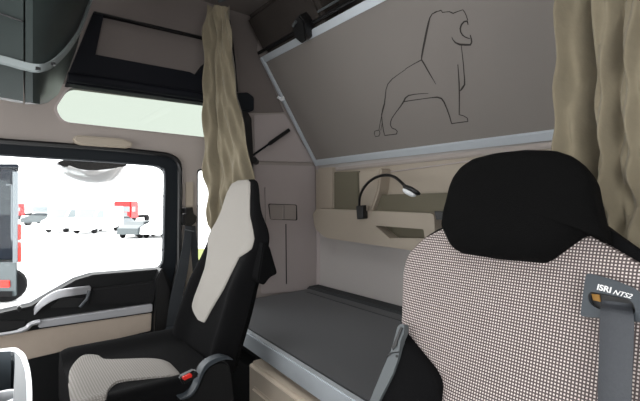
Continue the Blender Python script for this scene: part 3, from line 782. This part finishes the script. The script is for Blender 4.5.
# ================================================================== DRIVER SEAT
sp0 = Vector((.655, .3, H)); sn = Vector((-1, 0, .30)).normalized()
def S(px, py, lift=0.0): return onp(px, py, sp0 + sn * lift, sn)
sY = .303
def SY(y, z, lift=0.0):     # point of the seat plane by y and height
    return Vector((.655 + (z - H) * .30, y, z)) + sn * lift
ds = thing('truck_seat', (.45, sY, 0), 'driver seat with large black headrest and houndstooth checked backrest', 'seat')
shell = [S(x, y, -.02) for x, y in ((369, 440), (380, 401), (396, 346), (405, 326), (406, 300), (407, 270), (410, 256), (426, 239), (445, 227), (520, 215), (600, 219), (622, 236), (645, 252), (672, 272))]
zb_ = H - .52
shell += [SY(sY - .235, H - .24, -.02), SY(sY - .27, H - .36, -.02), SY(sY - .27, zb_, -.02), SY(sY + .27, zb_, -.02)]
mk('backrest', *pillow(roundpoly(shell, .02, 4), sn, .022, .10, 5, 10, centre=SY(sY, H - .25, -.02)), M['seatblk'], ds)
fab = [S(x, y, .0) for x, y in ((446, 229), (426, 239.5), (410, 256), (406, 275), (405.5, 300), (404.5, 327), (421, 348), (439, 370), (445, 382), (444, 405))]
fab += [SY(sY + .17, H - .50), SY(sY - .17, H - .50), SY(sY - .2, H - .30), SY(sY - .215, H - .2)]
fab += [S(x, y) for x, y in ((668, 284), (640, 262.5), (612, 246.5), (587, 232), (540, 225), (480, 222))]
mk('backrest_panel', *pillow(roundpoly(fab, .012, 4), sn, .020, .015, 5, 10, centre=SY(sY, H - .22)), M['weave'], ds)['label'] = 'black and white checked backrest cover'
# side bolster
bol = [S(x, y, .012) for x, y in ((404, 327), (421, 348), (439.5, 370.5), (445, 382), (444, 405), (438, 450), (372, 450), (379, 401), (394, 352))]
mk('side_bolster', *pillow(roundpoly(bol, .012, 4), sn, .03, .05, 3, 8), M['seatblk'], ds)
# headrest
hr = [(445, 228), (447, 214), (450, 203), (453, 190), (457, 180), (465, 169.5), (478, 161), (500, 155.5), (530, 152.5), (560, 153.5), (577, 159), (588, 168), (594.5, 180), (598, 200), (603, 221), (606, 228), (610, 243), (587, 234), (570, 247), (553, 260), (545, 263.5), (500, 259.5), (462, 253.5), (455, 248)]
hp_ = [S(x, y, .02) for x, y in hr]
mk('headrest', *pillow(roundpoly(hp_, .006, 3), sn, .040, .075, 3.2, 10, centre=S(520, 212, .02)), M['headblk'], ds)
# belt slot plate
pl0 = S(612, 298, .024)
def SP(px, py, l=.036): return S(px, py, l)
po_ = [SP(x, y) for x, y in ((586, 272.5), (612, 279), (637, 289), (646, 300), (648, 318), (642, 322), (581, 316), (580.5, 313), (583, 293))]
so_ = [SP(x, y) for x, y in ((589, 291.5), (600, 293), (628, 298.5), (634, 304), (636, 313), (628, 315), (604, 311), (592, 306), (587.5, 299))]
pt_ = mk('belt_plate', *slab(roundpoly(po_, .006), -sn * .014, [roundpoly(so_, .006)]), M['plate'], ds, bevel=.0015)
mk('slot_lining', *slab([p - sn * .011 for p in scaled(so_, .003)], -sn * .004), M['lampblk'], pt_)
mk('slot_pad', *slab([SP(x, y, .0255) for x, y in ((592, 294), (600, 295), (601, 302), (594, 300.5))], sn * .003), M['amber'], pt_)
web = [(SP(601, 300, .026), SP(632, 304, .026)), (SP(600.8, 303.5, .028), SP(632.5, 308, .028)), (SP(600.5, 308.5, .040), SP(633, 312.5, .040)), (SP(600, 316, .044), SP(634, 320, .044)), (SP(599, 345, .044), SP(633.5, 347, .044)), (SP(598, 380, .044), SP(632, 382, .044)), (SP(597, 440, .045), SP(630, 440, .045))]
A_ = smoothpts([a for a, b in web], 5, False); B_ = smoothpts([b for a, b in web], 5, False)
rws = []
for k in range(9):
    t = k / 8; rws.append([a.lerp(b, t) + sn * .004 * math.sin(PI * t) for a, b in zip(A_, B_)])
mk('webbing', *grid(rws, -sn * .0015), M['belt'], ds)['label'] = 'grey belt webbing hanging from the slot'
# lettering on the plate
ux = (SP(628, 292.3) - SP(597, 284.5)).normalized(); uz = sn.cross(ux)
if uz.z < 0: uz = -uz
def text(s, size, org, shear=0.0, outline=False, spacing=1.0, bold=.0):
    c = bpy.data.curves.new('lettering', 'FONT'); c.body = s; c.size = size; c.space_character = spacing
    c.extrude = .0003; c.shear = shear; c.offset = bold
    o = bpy.data.objects.new('lettering', c); COL.objects.link(o)
    bpy.context.view_layer.update()
    dg = bpy.context.evaluated_depsgraph_get(); me = bpy.data.meshes.new_from_object(o.evaluated_get(dg))
    vs = [org + ux * v.co.x + uz * v.co.y + sn * v.co.z for v in me.vertices]; fs = [tuple(p.vertices) for p in me.polygons]
    wd_ = max(v.co.x for v in me.vertices)
    bpy.data.objects.remove(o); bpy.data.curves.remove(c)
    return vs, fs, wd_
v1, f1, w1 = text('ISRI', .0100, SP(596.3, 289.3, .0365), 0, bold=.00025)
mk('lettering', v1, f1, M['white'], pt_, smooth=False)
v2, f2, w2 = text('NTS2', .0080, SP(612.3, 293.8, .0365), .35, bold=.0001)
mk('lettering', v2, f2, M['white'], pt_, smooth=False)
# grey side bracket of the driver's seat
br = [(397.5, 326), (401.5, 323.5), (404.5, 325), (404, 333), (400.5, 341), (398.5, 358), (393, 374), (378, 403), (372, 440), (356, 440), (369.5, 401), (383, 368), (391, 350)]
bp_ = [S(x, y, .046) for x, y in br]
bk2 = mk('side_bracket', *slab(roundpoly(bp_, .003), -sn * .012), M['brack'], ds, bevel=.0015)
mk('bracket_slot', *slab([S(x, y, .0465) for x, y in ((401, 327), (403, 328), (398, 341), (397, 346), (393, 350), (392, 347), (395, 341))], sn * .0015), M['lampblk'], bk2)
for x, y in ((389.8, 354), (396.8, 356.3)):
    mk('bolt', *tube([S(x, y, .044), S(x, y, .0485)], .0022, 10), M['lampblk'], bk2)
mk('bracket_line', *tube([S(386, 358, .0465), S(391, 353, .047), S(399, 352, .047)], .0009, 6), M['lampblk'], bk2)
# cushion and base (below the frame)
mk('cushion', *box((.05, sY - .25, H - .66), (.56, sY + .25, H - .54)), M['seatblk'], ds, bevel=.03, bseg=3)
mk('seat_base', *box((.12, sY - .2, 0), (.52, sY + .2, H - .65)), M['black'], ds, bevel=.02)

# ================================================================== DASH TRAY, bottom left
tz = H - .335
def T(px, py, z=tz): return onz(px, py, z)
dt = thing('console_tray', (T(10, 375).x, T(10, 375).y, 0), 'open dark console tray with bright silver rim at lower left', 'tray')
ro_ = roundpoly([T(-50, 358), T(2, 348.5), T(16, 347), T(25, 353), T(30, 368), T(32, 384), T(32.5, 430), T(-50, 430)], .03, 5)
ri_ = roundpoly([T(-48, 363), T(-10, 352.5), T(13, 350.5), T(20, 356), T(25, 370), T(26.5, 386), T(27, 425), T(-48, 425)], .025, 5)
mk('rim', *slab(ro_, (0, 0, -.02), [ri_]), M['chrome'], dt, bevel=.002)
iw = roundpoly([T(-48, 363, tz - .001), T(-8, 353, tz - .001), T(14, 351.5, tz - .001), T(15, 362, tz - .001), T(12, 420, tz - .001), T(-48, 422, tz - .001)], .008, 3)
mk('inner_wall', *slab(ri_, (0, 0, -.10), [iw]), M['traygrey'], dt)
mk('body', *slab([p - Vector((0, 0, .02)) for p in scaled(ro_, -.004)], (0, 0, -.14), [[p - Vector((0, 0, .02)) for p in scaled(ri_, -.0)]]), M['tray'], dt)
mk('base', *slab([p - Vector((0, 0, .11)) for p in scaled(ro_, -.006)], (0, 0, -(tz - .11))), M['tray'], dt)
mk('divider', *slab([T(x, y, tz - .004) for x, y in ((15, 361), (21, 363), (21, 366), (15, 365))], (0, 0, -.008)), M['lampblk'], dt)
cupr = [T(2, 397, tz - .004) + Vector((math.cos(t) * .03, math.sin(t) * .03, 0)) for t in [2 * PI * k / 28 for k in range(28)]]
cupi = [T(2, 397, tz - .004) + Vector((math.cos(t) * .023, math.sin(t) * .023, 0)) for t in [2 * PI * k / 28 for k in range(28)]]
mk('cup_ring', *slab(cupr, (0, 0, -.106), [cupi]), M['chrome'], dt)

# ================================================================== OUTSIDE
GZ = H - 3.1
struct(mk('ground', *box((-150, 3.0, GZ - .1), (150, 260, GZ)), M['asphalt'], smooth=False))
def gp(px, py): return onz(px, py, GZ)
struct(mk('trim_8', *slab([gp(197, 249) + Vector((0, 0, .02)), gp(240, 249) + Vector((0, 0, .02)), gp(240, 290) + Vector((0, 0, .02)), gp(197, 290) + Vector((0, 0, .02))], (0, 0, -.02)), M['grass'], smooth=False)).name = 'grass_verge'
# kerb mirror outside above the door window
km = thing('kerb_mirror', ony(92, 180, 2.25), 'convex kerb mirror mounted outside above the door window', 'mirror')
mo = smoothpts([ony(x, y, 2.25) for x, y in ((61, 163), (60.5, 171), (66, 177), (79, 182.5), (95, 185), (112, 182.5), (121, 175), (125.5, 165.5), (117, 167), (92, 169), (74, 167))], 5)
mk('mirror_glass', *pillow(mo, (0, -1, 0), .03, .02, 2.2, 8, centre=ony(92, 176, 2.25)), M['mirror'], km)
ho = smoothpts([ony(x, y, 2.23) for x, y in ((59.5, 161), (62, 166), (78, 169.5), (92, 170.8), (110, 169), (126, 166), (124, 163), (105, 160.5), (85, 158))], 5)
mk('housing', *slab(ho, (0, .07, 0)), M['lampblk'], km, bevel=.006)
mk('arm', *tube([ony(95, 160, 2.25), ony(95, 150, 2.1), ony(95, 145, 1.92)], .02, 10), M['lampblk'], km)

def wheel(parent, c, r, w, ax):
    a = Vector(c); v, f = tube([a - ax * w / 2, a - ax * w * .3, a + ax * w * .3, a + ax * w / 2], [r * .9, r, r, r * .9], 18)
    mk('wheel', v, f, M['tyre'], parent)
def frame_at(px, py, ang):
    o = gp(px, py); a = math.radians(ang); u = RGT * math.cos(a) + FWD * math.sin(a); w = Vector((0, 0, 1)).cross(u)
    return o, u, w
def car(px, py, ang, paint, label, L=4.3, h=1.45, W=1.75, group=None):
    o, u, w = frame_at(px, py, ang); t = thing('car', o, label, 'car', group)
    prof = [(0, .25), (.02, .62), (.2, .78), (.27, .80), (.38, 1), (.74, 1), (.90, .70), (.99, .62), (1, .25)]
    ring = lambda s, k: [o + u * ((x - .5) * L) + w * (s * (W / 2 - (k if z > .8 else 0))) + Vector((0, 0, z * h)) for x, z in prof]
    mk('body', *loft([ring(-1, .18), ring(-.93, .12), ring(.93, .12), ring(1, .18)]), paint, t)
    for s in (-1, 1):
        gl = [(.29, .80), (.385, .955), (.73, .955), (.85, .76)]
        mk('side_window', *slab([o + u * ((x - .5) * L) + w * (s * (W / 2 - .05)) + Vector((0, 0, z * h)) for x, z in gl], w * s * -.06), M['cglass'], t)
        for x in (.19, .8): wheel(t, o + u * ((x - .5) * L) + w * s * (W / 2 - .12) + Vector((0, 0, .32)), .32, .22, w)
    return t
def van(px, py, ang, paint, label, L=5.4, h=2.5, W=2.0):
    o, u, w = frame_at(px, py, ang); t = thing('van', o, label, 'van')
    prof = [(0, .14), (0, .45), (.13, .55), (.25, .95), (.3, 1), (.98, 1), (1, .95), (1, .14)]
    ring = lambda s: [o + u * ((x - .5) * L) + w * (s * W / 2) + Vector((0, 0, z * h)) for x, z in prof]
    mk('body', *loft([ring(-1), ring(1)]), paint, t, bevel=.05)
    for s in (-1, 1):
        mk('side_window', *slab([o + u * ((x - .5) * L) + w * (s * (W / 2 + .01)) + Vector((0, 0, z * h)) for x, z in ((.17, .58), (.27, .88), (.40, .88), (.40, .58))], w * s * -.05), M['vglass'], t)
        for x in (.17, .8): wheel(t, o + u * ((x - .5) * L) + w * s * (W / 2 - .12) + Vector((0, 0, .34)), .34, .24, w)
    mk('windscreen', *slab([o + u * ((x - .5) * L - .02) + w * (s * (W / 2 - .15)) + Vector((0, 0, z * h)) for x, z, s in ((.14, .58, -1), (.24, .92, -1), (.24, .92, 1), (.14, .58, 1))], u * .05), M['vglass'], t)
    return t
def lorry(px, py, ang, paint, box_p, label, W=2.4, h=3.4, L=6.5, cab=True):
    o, u, w = frame_at(px, py, ang); t = thing('lorry', o, label, 'lorry')
    q = lambda x, y, z: o + u * x + w * y + Vector((0, 0, z))
    def bx(x0, x1, y0, y1, z0, z1): return loft([[q(x0, y0, z0), q(x1, y0, z0), q(x1, y1, z0), q(x0, y1, z0)], [q(x0, y0, z1), q(x1, y0, z1), q(x1, y1, z1), q(x0, y1, z1)]])
    mk('cab', *bx(-L / 2, -L / 2 + 2.2, -W / 2, W / 2, .6, h), paint, t, bevel=.12)
    mk('windscreen', *bx(-L / 2 - .03, -L / 2 + .05, -W / 2 + .15, W / 2 - .15, h * .52, h * .76), M['vglass'], t)
    for s in (-1, 1): mk('side_window', *bx(-L / 2 + .3, -L / 2 + 1.2, s * W / 2 - .03, s * W / 2 + .02, h * .52, h * .75), M['vglass'], t)
    mk('grille', *bx(-L / 2 - .03, -L / 2 + .02, -.7, .7, .9, 1.5), M['vglass'], t)
    mk('chassis', *bx(-L / 2, L / 2, -.5, .5, .6, .95), M['tyre'], t)
    if box_p: mk('box_body', *bx(-L / 2 + 2.4, L / 2, -W / 2, W / 2, .95, h * 1.02), box_p, t, bevel=.04)
    for x in (-L / 2 + 1.0, L / 2 - 1.4):
        for s in (-1, 1): wheel(t, q(x, s * (W / 2 - .2), .5), .5, .35, w)
    return t
OUT = [
    (car, (39, 225, 28, M['p_dark'], 'dark hatchback parked alone, second vehicle from the left'), dict(h=1.5, L=3.6)),
    (van, (70, 231, 86, M['p_white'], 'white van facing the camera just right of the lone dark hatchback'), {}),
    (lorry, (58, 222.5, 86, M['p_silver'], M['p_white'], 'pale box lorry parked behind the left white van'), dict(h=3.0)),
    (van, (98, 232, 84, M['p_white'], 'white van in the middle of the row seen through the window'), {}),
    (car, (84, 219, 80, M['p_grey'], 'grey car half hidden behind the middle white van'), {}),
    (lorry, (134, 222, 88, M['p_red'], None, 'red lorry cab facing the camera above the dark car'), dict(h=3.0)),
    (car, (138.5, 237, 84, M['p_dark'], 'dark hatchback parked in front of the red lorry'), dict(L=3.4, h=1.35)),
    (car, (163, 236.5, 84, M['p_white'], 'white car at the right end of the parked row'), {}),
    (car, (119.5, 227.5, 86, M['p_grey'], 'grey car seen end on left of the red lorry'), dict(W=1.5, h=1.3, L=3.6)),
    (lorry, (26, 219, 80, M['p_red'], None, 'small distant red lorry at the far left'), dict(h=2.6, W=2.0)),
]
for fn, a, k in OUT: fn(*a, **k)
# dark lorry close by at the left edge
o = gp(4, 304); w = Vector((ray(17, 200).x, ray(17, 200).y, 0)).normalized(); u = RGT
nt_ = thing('lorry', o, 'dark blue lorry close outside at the left edge with red side lights', 'lorry')
q = lambda x, y, z: o + u * x + w * y + Vector((0, 0, z))
def bx(x0, x1, y0, y1, z0, z1): return loft([[q(x0, y0, z0), q(x1, y0, z0), q(x1, y1, z0), q(x0, y1, z0)], [q(x0, y0, z1), q(x1, y0, z1), q(x1, y1, z1), q(x0, y1, z1)]])
t_o = (o - CAM).dot(FWD)
def zat(py): return (200.5 - py) / F * t_o + 3.1
def xat(px): return (px - 4) / F * t_o
mk('cab', *bx(-2.5, xat(17), 0, 2.2, zat(260), zat(168)), M['p_navy'], nt_, bevel=.05)
mk('roof_spoiler', *bx(-2.5, xat(19), -.05, 2.0, zat(168.5), zat(164)), M['p_navy'], nt_, bevel=.03)
mk('side_window', *bx(-2.5, xat(10), -.02, .05, zat(215), zat(180)), M['cglass'], nt_)
mk('exhaust_stack', *tube([q(xat(15.5), -.1, zat(262)), q(xat(15.5), -.1, zat(172))], .07, 12), M['p_grey'], nt_)
for i, (a0, a1) in enumerate(((224, 240), (242, 262))): mk('marker_light', *bx(xat(17.5), xat(21.5), -.08, .2, zat(a1), zat(a0)), M['tailred'], nt_, bevel=.02)
mk('lower_panel', *bx(-2.5, xat(17), -.05, 2.2, zat(296), zat(262)), M['p_dark'], nt_, bevel=.03)
mk('rear_light', *bx(-1.0, xat(10), -.1, .0, zat(287), zat(280)), M['tailred'], nt_, bevel=.02)
mk('step', *bx(-2.5, xat(12), -.12, .0, zat(296), zat(291)), M['tyre'], nt_)
mk('cab_rail', *tube([q(xat(12), -.12, zat(240)), q(xat(12), -.12, zat(185)), q(xat(7), -.12, zat(185))], .03, 8), M['p_grey'], nt_)
for x in (-1.6, .1): wheel(nt_, q(x, .4, .5), .5, .35, w)
